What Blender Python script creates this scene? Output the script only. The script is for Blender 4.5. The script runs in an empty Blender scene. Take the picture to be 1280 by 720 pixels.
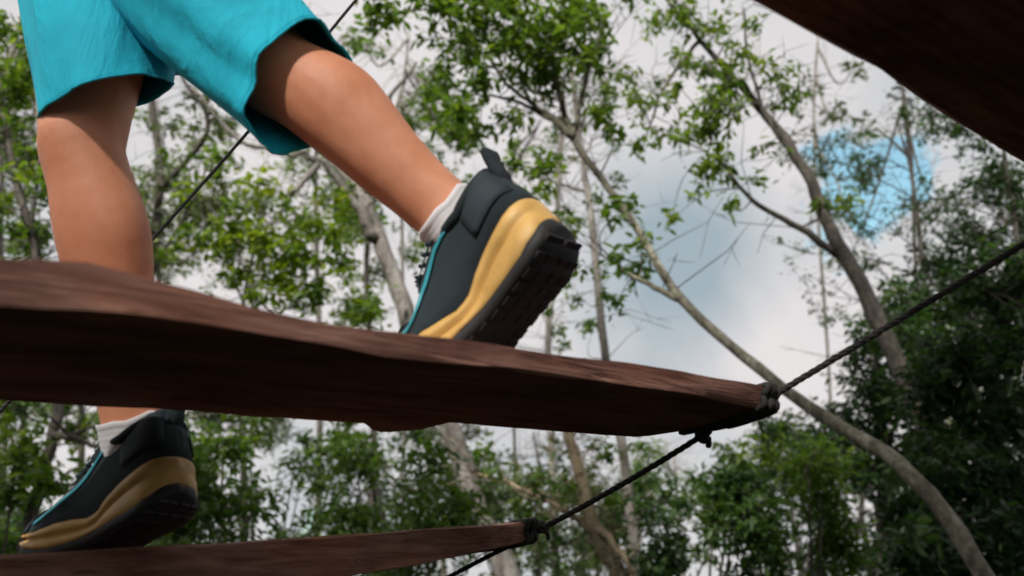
import bpy, math, random
import numpy as np
from mathutils import Vector, Matrix, noise as mnoise

# ------------------------------------------------------------------ camera, sky, sun, exposure
SC = bpy.context.scene
COL = SC.collection
PITCH = math.radians(22.0)
CAM = Vector((0.0, 0.0, 1.5))
FPX = 1005.0                                   # focal length in photograph pixels (1280 wide)
RIGHT = Vector((1, 0, 0))
FWD = Vector((0, math.cos(PITCH), math.sin(PITCH)))
UPV = Vector((0, -math.sin(PITCH), math.cos(PITCH)))
SUN_ELEV, SUN_AZ = math.radians(37), math.radians(-160)   # azimuth clockwise from +Y: behind the camera, to its left
EXPOSURE = 0.5

cd = bpy.data.cameras.new('camera'); cam = bpy.data.objects.new('camera', cd); COL.objects.link(cam)
cam.location = CAM; cam.rotation_euler = (math.pi / 2 + PITCH, 0, 0)
cd.sensor_width = 36; cd.lens = 36 * FPX / 1280; cd.clip_start = 0.02; cd.clip_end = 3000
cd.dof.use_dof = True; cd.dof.focus_distance = 1.6; cd.dof.aperture_fstop = cd.lens / 10.0
SC.camera = cam
SC.render.engine = 'CYCLES'
SC.cycles.use_denoising = True
SC.cycles.max_bounces = 7; SC.cycles.diffuse_bounces = 3; SC.cycles.transmission_bounces = 4
SC.cycles.sample_clamp_indirect = 4
SC.view_settings.view_transform = 'Standard'; SC.view_settings.look = 'None'
SC.view_settings.exposure = EXPOSURE; SC.view_settings.gamma = 1; SC.view_settings.use_curve_mapping = False

def C(x, y, z):                                # camera axes (right, up, away) -> world vector
    return RIGHT * x + UPV * y + FWD * z
def P(px, py, d):                              # a sight line of the photograph taken to distance d
    return CAM + C((px - 640) / FPX * d, (360 - py) / FPX * d, d)
def PIX(p):
    q = p - CAM; z = q.dot(FWD)
    return (640 + FPX * q.dot(RIGHT) / z, 360 - FPX * q.dot(UPV) / z, z)

class NT:
    """small node helper"""
    def __init__(s, tree): s.t = tree; tree.nodes.clear()
    def n(s, typ, **kw):
        nd = s.t.nodes.new(typ)
        for k, v in kw.items():
            if k in nd.inputs.keys() if isinstance(k, str) else False: nd.inputs[k].default_value = v
            else: setattr(nd, k, v)
        return nd
    def l(s, a, b): s.t.links.new(a, b)
    def ramp(s, fac, stops, mode='LINEAR'):
        r = s.t.nodes.new('ShaderNodeValToRGB'); r.color_ramp.interpolation = mode
        e = r.color_ramp.elements
        while len(e) < len(stops): e.new(0.5)
        for el, (p, c) in zip(e, stops):
            el.position = p; el.color = (*c, 1) if len(c) == 3 else c
        if fac is not None: s.l(fac, r.inputs[0])
        return r
    def noise(s, vec, scale, detail=3, rough=0.55, dist=0.0):
        n = s.t.nodes.new('ShaderNodeTexNoise')
        n.inputs['Scale'].default_value = scale; n.inputs['Detail'].default_value = detail
        n.inputs['Roughness'].default_value = rough; n.inputs['Distortion'].default_value = dist
        if vec is not None: s.l(vec, n.inputs['Vector'])
        return n
    def math(s, op, a, b=None, clamp=False):
        m = s.t.nodes.new('ShaderNodeMath'); m.operation = op; m.use_clamp = clamp
        for i, v in enumerate((a, b)):
            if v is None: continue
            if isinstance(v, (int, float)): m.inputs[i].default_value = v
            else: s.l(v, m.inputs[i])
        return m.outputs[0]
    def mix(s, fac, a, b, blend='MIX'):
        m = s.t.nodes.new('ShaderNodeMix'); m.data_type = 'RGBA'; m.blend_type = blend
        for sock, v in ((m.inputs[0], fac), (m.inputs[6], a), (m.inputs[7], b)):
            if isinstance(v, (int, float)): sock.default_value = v
            elif isinstance(v, tuple): sock.default_value = (*v, 1) if len(v) == 3 else v
            else: s.l(v, sock)
        return m.outputs[2]

world = bpy.data.worlds.new('World'); SC.world = world; world.use_nodes = True
w = NT(world.node_tree)
sky = w.n('ShaderNodeTexSky'); sky.sky_type = 'NISHITA'; sky.sun_disc = False
sky.sun_elevation = SUN_ELEV; sky.sun_rotation = SUN_AZ; sky.air_density = 1.3; sky.dust_density = 1.5
tc = w.n('ShaderNodeTexCoord'); gen = tc.outputs['Generated']
cn = w.noise(gen, 2.3, 5, 0.55, 0.3)
cshade = w.ramp(cn.outputs[0], [(0.34, (3.8, 4.0, 4.3)), (0.43, (4.7, 4.7, 4.8)), (0.53, (5.4, 5.2, 5.25)), (0.7, (5.9, 5.6, 5.6))])
# a broken deck of cloud: noise holes all over the sky and one gap of blue up to the right
hole = (P(1082, 240, 1) - CAM).normalized()
dist = w.n('ShaderNodeVectorMath', operation='DISTANCE'); w.l(gen, dist.inputs[0]); dist.inputs[1].default_value = hole
hn = w.noise(gen, 13.0, 6, 0.62, 0.5)
gap = w.math('ADD', dist.outputs['Value'], w.math('MULTIPLY', w.math('SUBTRACT', hn.outputs[0], 0.5), 0.20))
gapr = w.ramp(gap, [(0.050, (.18, .18, .18)), (0.070, (1, 1, 1))])
hn2 = w.noise(gen, 5.0, 5, 0.55, 0.2)
gap2 = w.ramp(hn2.outputs[0], [(0.22, (0, 0, 0)), (0.28, (1, 1, 1))])
cov = w.math('MULTIPLY', gapr.outputs[0], gap2.outputs[0])
skyb = w.mix(1.0, sky.outputs[0], (1.25, 1.85, 1.6), 'MULTIPLY')
# one thicker, blue-grey bank of cloud in the opening between the trees
dist2 = w.n('ShaderNodeVectorMath', operation='DISTANCE'); w.l(gen, dist2.inputs[0]); dist2.inputs[1].default_value = (P(845, 320, 1) - CAM).normalized()
bank = w.ramp(w.math('ADD', dist2.outputs['Value'], w.math('MULTIPLY', w.math('SUBTRACT', cn.outputs[0], 0.5), 0.25)), [(0.05, (1, 1, 1)), (0.17, (0, 0, 0))])
cloud = w.mix(bank.outputs[0], cshade.outputs[0], (2.6, 3.2, 3.6))
col = w.mix(cov, skyb, cloud)
bg = w.n('ShaderNodeBackground'); bg.inputs['Strength'].default_value = 0.1
w.l(col, bg.inputs['Color'])
wo = w.n('ShaderNodeOutputWorld'); w.l(bg.outputs[0], wo.inputs[0])

sd = bpy.data.lights.new('sun', 'SUN'); sd.energy = 3.8; sd.angle = math.radians(4); sd.color = (1, 0.95, 0.88)
sun = bpy.data.objects.new('sun', sd); COL.objects.link(sun)
sdir = Vector((math.sin(SUN_AZ) * math.cos(SUN_ELEV), math.cos(SUN_AZ) * math.cos(SUN_ELEV), math.sin(SUN_ELEV)))
sun.rotation_euler = sdir.to_track_quat('Z', 'Y').to_euler(); sun.location = (0, -2, 9)

# ------------------------------------------------------------------ materials
def material(name):
    m = bpy.data.materials.new(name); m.use_nodes = True
    t = NT(m.node_tree)
    out = t.n('ShaderNodeOutputMaterial'); b = t.n('ShaderNodeBsdfPrincipled'); t.l(b.outputs[0], out.inputs[0])
    tcx = t.n('ShaderNodeTexCoord')
    return m, t, b, tcx.outputs['Object'], out
def bump(t, b, height, strength, distance):
    bp = t.n('ShaderNodeBump'); bp.inputs['Strength'].default_value = strength; bp.inputs['Distance'].default_value = distance
    t.l(height, bp.inputs['Height']); t.l(bp.outputs[0], b.inputs['Normal'])

def mat_skin():
    m, t, b, o, _ = material('skin')
    n1 = t.noise(o, 9, 4); n2 = t.noise(o, 60, 3)
    c = t.ramp(n1.outputs[0], [(0.3, (0.45, 0.165, 0.080)), (0.5, (0.55, 0.218, 0.115)), (0.72, (0.62, 0.275, 0.165))])
    c2 = t.mix(0.12, c.outputs[0], t.ramp(n2.outputs[0], [(0.35, (0.34, 0.12, 0.06)), (0.65, (0.60, 0.31, 0.21))]).outputs[0])
    t.l(c2, b.inputs['Base Color']); b.inputs['Roughness'].default_value = 0.58; b.inputs['Specular IOR Level'].default_value = 0.38
    b.inputs['Subsurface Weight'].default_value = 0.12; b.inputs['Subsurface Radius'].default_value = (1, 0.35, 0.2)
    b.inputs['Subsurface Scale'].default_value = 0.012
    bump(t, b, t.noise(o, 420, 3).outputs[0], 0.25, 0.001)
    return m
def mat_fabric(name, c0, c1, scale=900, rough=0.85, sheen=0.2, bs=0.3):
    m, t, b, o, _ = material(name)
    n1 = t.noise(o, 7, 4); n2 = t.noise(o, scale, 2)
    f = t.math('ADD', t.math('MULTIPLY', n1.outputs[0], 0.6), t.math('MULTIPLY', n2.outputs[0], 0.4))
    t.l(t.ramp(f, [(0.36, c0), (0.62, c1)]).outputs[0], b.inputs['Base Color'])
    b.inputs['Roughness'].default_value = rough; b.inputs['Sheen Weight'].default_value = sheen
    wv = t.n('ShaderNodeTexWave'); wv.inputs['Scale'].default_value = scale / 6; wv.inputs['Distortion'].default_value = 1.5
    t.l(o, wv.inputs['Vector'])
    bump(t, b, t.math('ADD', wv.outputs['Fac'], n2.outputs[0]), bs, 0.0012)
    return m
def mat_shorts():
    m = mat_fabric('shorts_cloth', (0.001, 0.35, 0.49), (0.003, 0.50, 0.67), 700, .85, 0.0, 0.08)
    t = m.node_tree; nt = NT.__new__(NT); nt.t = t                     # soft creases in the cloth
    tcx = t.nodes.new('ShaderNodeTexCoord'); mp = t.nodes.new('ShaderNodeMapping'); mp.inputs['Scale'].default_value = (16, 16, 4.5); mp.inputs['Rotation'].default_value = (0.35, 0.5, 0)
    t.links.new(tcx.outputs['Object'], mp.inputs[0])
    cr = nt.noise(mp.outputs[0], 1.0, 4, 0.5, 0.9)
    old = [n for n in t.nodes if n.type == 'BUMP'][0]
    b2 = t.nodes.new('ShaderNodeBump'); b2.inputs['Strength'].default_value = 0.75; b2.inputs['Distance'].default_value = 0.018
    t.links.new(cr.outputs[0], b2.inputs['Height']); t.links.new(b2.outputs[0], old.inputs['Normal'])
    return m
def mat_rubber(name, c0, c1, rough=0.6, bs=0.2, scale=220):
    m, t, b, o, _ = material(name)
    n1 = t.noise(o, 30, 4); n2 = t.noise(o, scale, 3)
    t.l(t.ramp(n1.outputs[0], [(0.32, c0), (0.66, c1)]).outputs[0], b.inputs['Base Color'])
    b.inputs['Roughness'].default_value = rough
    bump(t, b, n2.outputs[0], bs, 0.001)
    return m
def mat_wood():
    m, t, b, o, _ = material('weathered_wood')
    uv = t.n('ShaderNodeAttribute'); uv.attribute_name = 'grain'      # (along, across, up) of the board in metres
    mp = t.n('ShaderNodeMapping'); mp.inputs['Scale'].default_value = (3.0, 60, 60)
    t.l(uv.outputs['Vector'], mp.inputs[0])
    g = t.noise(mp.outputs[0], 1.6, 6, 0.62, 0.6)
    mp2 = t.n('ShaderNodeMapping'); mp2.inputs['Scale'].default_value = (5, 9, 9); t.l(uv.outputs['Vector'], mp2.inputs[0])
    s = t.noise(mp2.outputs[0], 1.0, 4, 0.6, 0.4)
    base = t.ramp(g.outputs[0], [(0.28, (0.13, 0.060, 0.047)), (0.46, (0.24, 0.120, 0.094)), (0.70, (0.36, 0.205, 0.16))])
    tint = t.ramp(s.outputs[0], [(0.30, (0.42, 0.36, 0.34)), (0.55, (1, 1, 1)), (0.75, (1.25, 1.0, 0.8))])
    t.l(t.mix(1.0, base.outputs[0], tint.outputs[0], 'MULTIPLY'), b.inputs['Base Color'])
    b.inputs['Roughness'].default_value = 0.85; b.inputs['Specular IOR Level'].default_value = 0.15
    mp3 = t.n('ShaderNodeMapping'); mp3.inputs['Scale'].default_value = (1.2, 60, 60); t.l(uv.outputs['Vector'], mp3.inputs[0])
    ck = t.ramp(t.noise(mp3.outputs[0], 1.0, 3, 0.5, 0.8).outputs[0], [(0.30, (0, 0, 0)), (0.38, (1, 1, 1))])
    bump(t, b, t.math('ADD', g.outputs[0], t.math('MULTIPLY', ck.outputs[0], 0.6)), 0.8, 0.004)
    return m
def mat_rope():
    m, t, b, o, _ = material('dark_rope')
    n = t.noise(o, 60, 4)
    t.l(t.ramp(n.outputs[0], [(0.3, (0.010, 0.009, 0.009)), (0.7, (0.032, 0.029, 0.027))]).outputs[0], b.inputs['Base Color'])
    b.inputs['Roughness'].default_value = 0.85
    bump(t, b, t.noise(o, 500, 2).outputs[0], 0.5, 0.001)
    return m
def mat_bark(name, c0, c1, c2):
    m, t, b, o, _ = material(name)
    mp = t.n('ShaderNodeMapping'); mp.inputs['Scale'].default_value = (6, 6, 1.6); t.l(o, mp.inputs[0])
    n1 = t.noise(mp.outputs[0], 1.5, 6, 0.6, 0.5); n2 = t.noise(o, 25, 5, 0.65)
    f = t.math('ADD', t.math('MULTIPLY', n1.outputs[0], 0.6), t.math('MULTIPLY', n2.outputs[0], 0.4))
    t.l(t.ramp(f, [(0.38, c0), (0.5, c1), (0.62, c2)]).outputs[0], b.inputs['Base Color'])
    b.inputs['Roughness'].default_value = 0.9
    bump(t, b, f, 0.7, 0.02)
    return m
def mat_leaf(name, stops, trans=0.45):
    """leaf blade: each leaf has its own tone; light passes through the blade"""
    m = bpy.data.materials.new(name); m.use_nodes = True; t = NT(m.node_tree)
    a = t.n('ShaderNodeAttribute'); a.attribute_name = 'tone'
    c = t.ramp(a.outputs['Fac'], stops)
    d = t.n('ShaderNodeBsdfPrincipled'); d.inputs['Roughness'].default_value = 0.45
    t.l(c.outputs[0], d.inputs['Base Color'])
    tr = t.n('ShaderNodeBsdfTranslucent')
    t.l(t.mix(1.0, c.outputs[0], (2.0, 2.1, 0.9), 'MULTIPLY'), tr.inputs['Color'])
    mx = t.n('ShaderNodeMixShader'); mx.inputs[0].default_value = trans
    t.l(d.outputs[0], mx.inputs[1]); t.l(tr.outputs[0], mx.inputs[2])
    out = t.n('ShaderNodeOutputMaterial'); t.l(mx.outputs[0], out.inputs[0])
    return m
def mat_ground():
    m, t, b, o, _ = material('forest_floor')
    n1 = t.noise(o, 1.2, 6, 0.6); n2 = t.noise(o, 14, 5, 0.7)
    f = t.math('ADD', t.math('MULTIPLY', n1.outputs[0], 0.5), t.math('MULTIPLY', n2.outputs[0], 0.5))
    t.l(t.ramp(f, [(0.38, (0.008, 0.006, 0.005)), (0.5, (0.018, 0.014, 0.010)), (0.62, (0.015, 0.018, 0.008))]).outputs[0], b.inputs['Base Color'])
    b.inputs['Roughness'].default_value = 1.0; b.inputs['Specular IOR Level'].default_value = 0.03
    bump(t, b, n2.outputs[0], 0.8, 0.05)
    return m

M = dict(
    skin=mat_skin(), shorts=mat_shorts(),
    shirt=mat_fabric('shirt_cloth', (0.16, 0.17, 0.18), (0.24, 0.25, 0.26)),
    hair=mat_fabric('hair', (0.012, 0.009, 0.007), (0.03, 0.02, 0.015), 500, 0.5),
    sock=mat_fabric('sock_knit', (0.55, 0.53, 0.55), (0.74, 0.72, 0.74), 900, 0.95, 0.2, 0.3),
    upper=mat_fabric('shoe_mesh', (0.003, 0.009, 0.013), (0.008, 0.022, 0.030), 1100, 0.85, 0.0, 0.6),
    overlay=mat_rubber('shoe_overlay', (0.005, 0.012, 0.017), (0.012, 0.025, 0.034), 0.8),
    teal=mat_rubber('teal_trim', (0.005, 0.17, 0.22), (0.01, 0.26, 0.32), 0.5),
    foam=mat_rubber('tan_foam', (0.43, 0.245, 0.062), (0.57, 0.34, 0.10), 0.55, 0.25),
    outsole=mat_rubber('black_rubber', (0.006, 0.006, 0.007), (0.014, 0.014, 0.015), 0.7),
    wood=mat_wood(), rope=mat_rope(),
    bark_pale=mat_bark('pale_bark', (0.10, 0.085, 0.075), (0.22, 0.20, 0.18), (0.36, 0.34, 0.31)),
    bark_ochre=mat_bark('ochre_bark', (0.10, 0.08, 0.05), (0.22, 0.17, 0.11), (0.34, 0.28, 0.19)),
    bark_grey=mat_bark('grey_bark', (0.045, 0.042, 0.030), (0.13, 0.12, 0.085), (0.27, 0.26, 0.21)),
    bark_dark=mat_bark('dark_bark', (0.03, 0.026, 0.022), (0.075, 0.065, 0.055), (0.14, 0.12, 0.10)),
    leaf_mid=mat_leaf('leaf_mid', [(0, (0.030, 0.064, 0.014)), (0.5, (0.070, 0.132, 0.020)), (1, (0.155, 0.22, 0.026))]),
    leaf_yellow=mat_leaf('leaf_yellow', [(0, (0.035, 0.08, 0.012)), (0.5, (0.10, 0.17, 0.018)), (1, (0.22, 0.27, 0.02))]),
    leaf_grey=mat_leaf('leaf_grey', [(0, (0.03, 0.05, 0.025)), (0.5, (0.06, 0.09, 0.035)), (1, (0.11, 0.14, 0.05))]),
    leaf_dark=mat_leaf('leaf_dark', [(0, (0.010, 0.024, 0.010)), (0.5, (0.024, 0.056, 0.018)), (1, (0.065, 0.13, 0.030))], 0.36),
    ground=mat_ground(),
)

# ------------------------------------------------------------------ mesh helpers
def link(name, me, mat=None, parent=None, smooth=True):
    o = bpy.data.objects.new(name, me); COL.objects.link(o)
    if mat: me.materials.append(mat)
    if smooth: me.polygons.foreach_set('use_smooth', [True] * len(me.polygons))
    if parent: o.parent = parent; o.matrix_parent_inverse = parent_matrix(parent).inverted()
    return o
def parent_matrix(p):
    m = Matrix.LocRotScale(p.location, p.rotation_euler, p.scale)
    return parent_matrix(p.parent) @ p.matrix_parent_inverse @ m if p.parent else m
def tag(o, label=None, cat=None, group=None, kind=None):
    if label: o['label'] = label
    if cat: o['category'] = cat
    if group: o['group'] = group
    if kind: o['kind'] = kind
    return o
def empty(name, loc, label, cat, group=None):
    e = bpy.data.objects.new(name, None); COL.objects.link(e); e.location = loc; e.empty_display_size = 0.1
    return tag(e, label, cat, group)

class Geo:
    def __init__(s): s.v = []; s.f = []
    def loft(s, rings, cap=(True, True), closed=True):
        b = len(s.v); k = len(rings[0])
        for r in rings: s.v.extend([tuple(p) for p in r])
        for i in range(len(rings) - 1):
            for j in range(k if closed else k - 1):
                a = b + i * k + j; c = b + i * k + (j + 1) % k
                s.f.append((a, c, c + k, a + k))
        if cap[0]: s.f.append(tuple(b + j for j in reversed(range(k))))
        if cap[1]: s.f.append(tuple(b + (len(rings) - 1) * k + j for j in range(k)))
        return s
    def tube(s, pts, rad, n=8, cap=(True, True)):
        return s.loft(tube_rings(pts, rad, n), cap)
    def box(s, c, hx, hy, hz, ax=None):
        ax = ax or (Vector((1, 0, 0)), Vector((0, 1, 0)), Vector((0, 0, 1)))
        q = [[c + ax[0] * (sx * hx) + ax[1] * (sy * hy) + ax[2] * z for sx, sy in ((-1, -1), (1, -1), (1, 1), (-1, 1))] for z in (-hz, hz)]
        return s.loft(q)
    def ball(s, c, r, n=12, sc=(1, 1, 1), ax=None):
        ax = ax or (Vector((1, 0, 0)), Vector((0, 1, 0)), Vector((0, 0, 1)))
        rings = []
        for i in range(1, n):
            th = math.pi * i / n
            rings.append([c + ax[0] * (r * sc[0] * math.sin(th) * math.cos(a)) + ax[1] * (r * sc[1] * math.sin(th) * math.sin(a)) + ax[2] * (-r * sc[2] * math.cos(th))
                          for a in [2 * math.pi * j / (n + 4) for j in range(n + 4)]])
        return s.loft(rings)
    def mesh(s, name):
        me = bpy.data.meshes.new(name); me.from_pydata(s.v, [], s.f); me.update(); return me
    def build(s, name, mat, parent=None, smooth=True, xf=None):
        if xf: s.v = [tuple(xf(Vector(v))) for v in s.v]
        me = s.mesh(name)
        return link(name, me, mat, parent, smooth)
def tube_rings(pts, rad, n=8):
    pts = [Vector(p) for p in pts]
    if isinstance(rad, (int, float)): rad = [rad] * len(pts)
    t0 = (pts[1] - pts[0]).normalized()
    u = t0.orthogonal().normalized(); rings = []
    for i, p in enumerate(pts):
        t = (pts[min(i + 1, len(pts) - 1)] - pts[max(i - 1, 0)]).normalized()
        u = (u - t * u.dot(t)).normalized(); v = t.cross(u)
        rings.append([p + (u * math.cos(a) + v * math.sin(a)) * rad[i] for a in [2 * math.pi * j / n for j in range(n)]])
    return rings
def smooth_path(pts, k=6):
    """Catmull-Rom through the points"""
    pts = [Vector(p) for p in pts]
    q = [pts[0] * 2 - pts[1]] + pts + [pts[-1] * 2 - pts[-2]]; out = []
    for i in range(1, len(q) - 2):
        for j in range(k):
            t = j / k; a, b, c, d = q[i - 1], q[i], q[i + 1], q[i + 2]
            out.append(0.5 * ((2 * b) + (c - a) * t + (2 * a - 5 * b + 4 * c - d) * t * t + (3 * b - a - 3 * c + d) * t ** 3))
    return out + [pts[-1]]
def interp(x, xs, ys):
    return float(np.interp(x, xs, ys))
def finish(o, mods):
    """apply modifiers through the dependency graph"""
    for typ, kw in mods:
        md = o.modifiers.new(typ.lower(), typ)
        for k, v in kw.items(): setattr(md, k, v)
    bpy.context.view_layer.update()
    ev = o.evaluated_get(bpy.context.evaluated_depsgraph_get())
    me = bpy.data.meshes.new_from_object(ev); old = o.data
    o.modifiers.clear(); o.data = me; me.name = old.name
    bpy.data.meshes.remove(old)
    me.polygons.foreach_set('use_smooth', [True] * len(me.polygons))
    return o

# ------------------------------------------------------------------ ground
g = Geo(); N = 60; R = 400.0
xs = [math.copysign(abs(t) ** 2.2, t) * R for t in np.linspace(-1, 1, N)]
g.v = [(x, y, 0.10 * mnoise.noise(Vector((x * 0.3, y * 0.3, 0)))) for y in xs for x in xs]
g.f = [(j * N + i, j * N + i + 1, (j + 1) * N + i + 1, (j + 1) * N + i) for j in range(N - 1) for i in range(N - 1)]
tag(g.build('ground', M['ground']), 'dark leaf-littered forest floor', None, None, 'structure')

# ------------------------------------------------------------------ hanging planks
AX = Vector((0.856, 0.516, 0.03)).normalized()          # the planks' long direction
WD = Vector((-0.516, 0.856, 0)).normalized()            # across them, away from the camera
def plank(name, label, near_top, near_bot, far_bot, depth, lowz, extra, seed, thick_far=0.5):
    """near_top / near_bot / far_bot: outlines of the three visible edges; depth(x) of the near side.
       The board is a sawn slab, so its edges wander."""
    if depth is None: nt, nb, fb, far_bot = near_top, near_bot, list(far_bot), []
    else:
        nt = [P(x, y, depth(x)) for x, y in near_top]; nb = [P(x, y, depth(x)) for x, y in near_bot]; fb = []
    nrm = AX.cross(WD).normalized()
    # underside plane: fitted through the near bottom edge
    c = sum((p.dot(nrm) for p in nb), 0.0) / len(nb)
    for x, y in far_bot:
        ray = (P(x, y, 1) - CAM); s = (c - lowz - CAM.dot(nrm)) / ray.dot(nrm); fb.append(CAM + ray * s)
    def curve(ps):
        a = [p.dot(AX) for p in ps]
        o = np.argsort(a); a = np.array(a)[o]; ps = [ps[i] for i in o]
        return lambda s: Vector([float(np.interp(s, a, [p[k] for p in ps])) for k in range(3)]) + AX * (min(s - a[0], 0) + max(s - a[-1], 0))
    cnt, cnb, cfb = curve(nt), curve(nb), curve(fb)
    s1 = max(p.dot(AX) for p in nt); s0 = min(p.dot(AX) for p in nt) - extra[0]; s1 += extra[1]
    rings, grain = [], []
    n = 90
    for i in range(n):
        s = s0 + (s1 - s0) * i / (n - 1)
        A, B, D = cnt(s), cnb(s), cfb(s)
        off = AX * 0
        D = D + AX * (s - D.dot(AX))                     # square section
        up = (A - B); E = D + up * thick_far
        j = lambda k, a: Vector((mnoise.noise(Vector((s * 9, k * 5.1, seed))), mnoise.noise(Vector((s * 9, k * 5.1, seed + 9))), mnoise.noise(Vector((s * 9, k * 5.1, seed + 4))))) * a
        e = 0.05
        endt = max(0, 1 - min(s - s0, s1 - s) / 0.012) ** 2 * 0.12
        sec = [A.lerp(B, e), A.lerp(B, 0.5), A.lerp(B, 1 - e), B.lerp(D, 0.015), B.lerp(D, 0.35), B.lerp(D, 0.7), B.lerp(D, 0.985), D.lerp(E, 0.15), D.lerp(E, 0.85), E.lerp(A, 0.03), E.lerp(A, 0.5), E.lerp(A, 0.97)]
        cen = sum(sec, Vector()) / len(sec)
        sec = [p.lerp(cen, endt) + j(k, 0.003) for k, p in enumerate(sec)]
        rings.append(sec)
        for p in sec: grain.append((p.dot(AX) + seed, p.dot(WD), p.z + seed * 3))
    e = empty(name, rings[n // 2][4], label, 'plank', 'planks of the rope bridge')
    g = Geo().loft(rings)
    o = g.build('board', M['wood'], e)
    at = o.data.attributes.new('grain', 'FLOAT_VECTOR', 'POINT')
    at.data.foreach_set('vector', np.array(grain, dtype=np.float32).ravel())
    md = o.modifiers.new('edge', 'EDGE_SPLIT'); md.split_angle = math.radians(24)
    return e, (cnt, cnb, cfb, s0, s1)

inv = lambda x, x0, d0, x1, d1: 1.0 / (1 / d0 + (1 / d1 - 1 / d0) * (x - x0) / (x1 - x0))
mid, MC = plank('wooden_plank', 'reddish weathered plank under the raised heel, crossing before both legs',
    [(0, 320), (60, 321), (110, 325), (166, 339), (245, 361), (315, 383), (416, 403), (560, 421), (640, 434), (700, 441), (850, 463), (951, 481), (975, 490)],
    [(0, 384), (100, 388), (175, 394), (280, 411), (394, 430), (481, 447), (560, 455), (640, 462), (700, 470), (850, 491), (937, 507), (975, 514)],
    [(0, 502), (200, 513), (400, 526), (455, 530), (470, 541), (530, 538), (560, 529), (700, 541), (800, 548), (890, 552), (935, 545), (985, 520)],
    lambda x: inv(x, 0, 0.68, 985, 1.25), 0.0, (0.45, 0.0), 1.3)
ld = lambda x: inv(x, 140, 1.0, 675, 1.4)
l_top = [P(x, y, ld(x)) for x, y in [(0, 692), (33, 690), (140, 684), (360, 672), (480, 664), (620, 655), (673, 650)]]
l_bot = [P(x, y, ld(x)) for x, y in [(0, 785), (140, 763), (360, 733), (510, 709), (620, 686), (673, 674)]]
low, LC = plank('wooden_plank', 'dark brown plank under the flat-footed shoe, lowest of the bridge',
    l_top, l_bot, [p + WD * 0.24 for p in l_bot], None, 0.0, (0.4, 0.0), 5.2)
# overhead plank: its far lower edge is the one in view; the board reaches back over the camera from there
tz = CAM.z + 0.62
def at_height(x, y, z):
    r = P(x, y, 1) - CAM; return CAM + r * ((z - CAM.z) / r.z)
tf = [at_height(x, y, tz) for x, y in [(900, -22), (935, 0), (1000, 36), (1070, 74), (1100, 88), (1150, 127), (1215, 166), (1280, 207), (1400, 278)]]
top, TC = plank('wooden_plank', 'wide black-looking plank overhead, seen only from its underside',
    [p - WD * 0.44 + Vector((0, 0, 0.055)) for p in tf], [p - WD * 0.44 for p in tf], tf, None, 0.0, (0.12, 0.0), 8.8)

# lashings that tie each plank to the side rope
def lashing(parent, curves, back, r, turns=4, step=0.011):
    cnt, cnb, cfb, s0, s1 = curves
    for k in range(turns):
        s = s1 - back - k * step
        A, B, D = cnt(s), cnb(s), cfb(s); D = D + AX * (s - D.dot(AX)); E = D + (A - B) * 0.5
        c = (A + B + D + E) / 4
        q = [A.lerp(B, 0.5), B, B.lerp(D, 0.5), D, D.lerp(E, 0.5), E, E.lerp(A, 0.5), A]
        q = [p + (p - c).normalized() * r * 0.7 + AX * random.uniform(-.004, .004) for p in q]
        g = Geo(); pts = smooth_path(q + [q[0]], 4)
        g.tube(pts, r, 8); g.build('lashing', M['rope'], parent)
random.seed(3)
lashing(mid, MC, 0.012, 0.0052, 4, 0.0095)
lashing(low, LC, 0.010, 0.0045, 3, 0.009)
lashing(top, TC, 0.015, 0.008, 4)

def knot(parent, c, r, seed, tail):
    rnd = random.Random(seed)
    for k in range(3):
        a = Vector((rnd.uniform(-1, 1), rnd.uniform(-1, 1), rnd.uniform(-1, 1))).normalized(); u = a.orthogonal().normalized(); v = a.cross(u)
        pts = [c + (u * math.cos(t) + v * math.sin(t)) * r + a * (0.004 * math.sin(2 * t)) for t in [2 * math.pi * i / 20 for i in range(21)]]
        Geo().tube(pts, r * 0.55, 8).build('knot_loop', M['rope'], parent)
    Geo().tube(smooth_path([c, c + tail * 0.5 + Vector((0.004, 0, 0)), c + tail], 4), [r * .5] * 8 + [r * .35], 8).build('rope_tail', M['rope'], parent)
kn_mid_top = P(962, 490, 1.235); kn_mid_bot = P(880, 543, 1.33)
kn_low = P(678, 660, 1.40); kn_top = tf[-1] - WD * 0.05 - AX * 0.03 - Vector((0, 0, 0.015))
knot(mid, kn_mid_top, 0.010, 1, Vector((-0.012, 0, 0.012)))
knot(mid, kn_mid_bot, 0.010, 2, Vector((0.005, 0.0, -0.022)))
knot(low, kn_low, 0.008, 3, Vector((0.01, 0, -0.02)))
knot(top, kn_top, 0.012, 4, Vector((0.01, 0, -0.03)))

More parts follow.
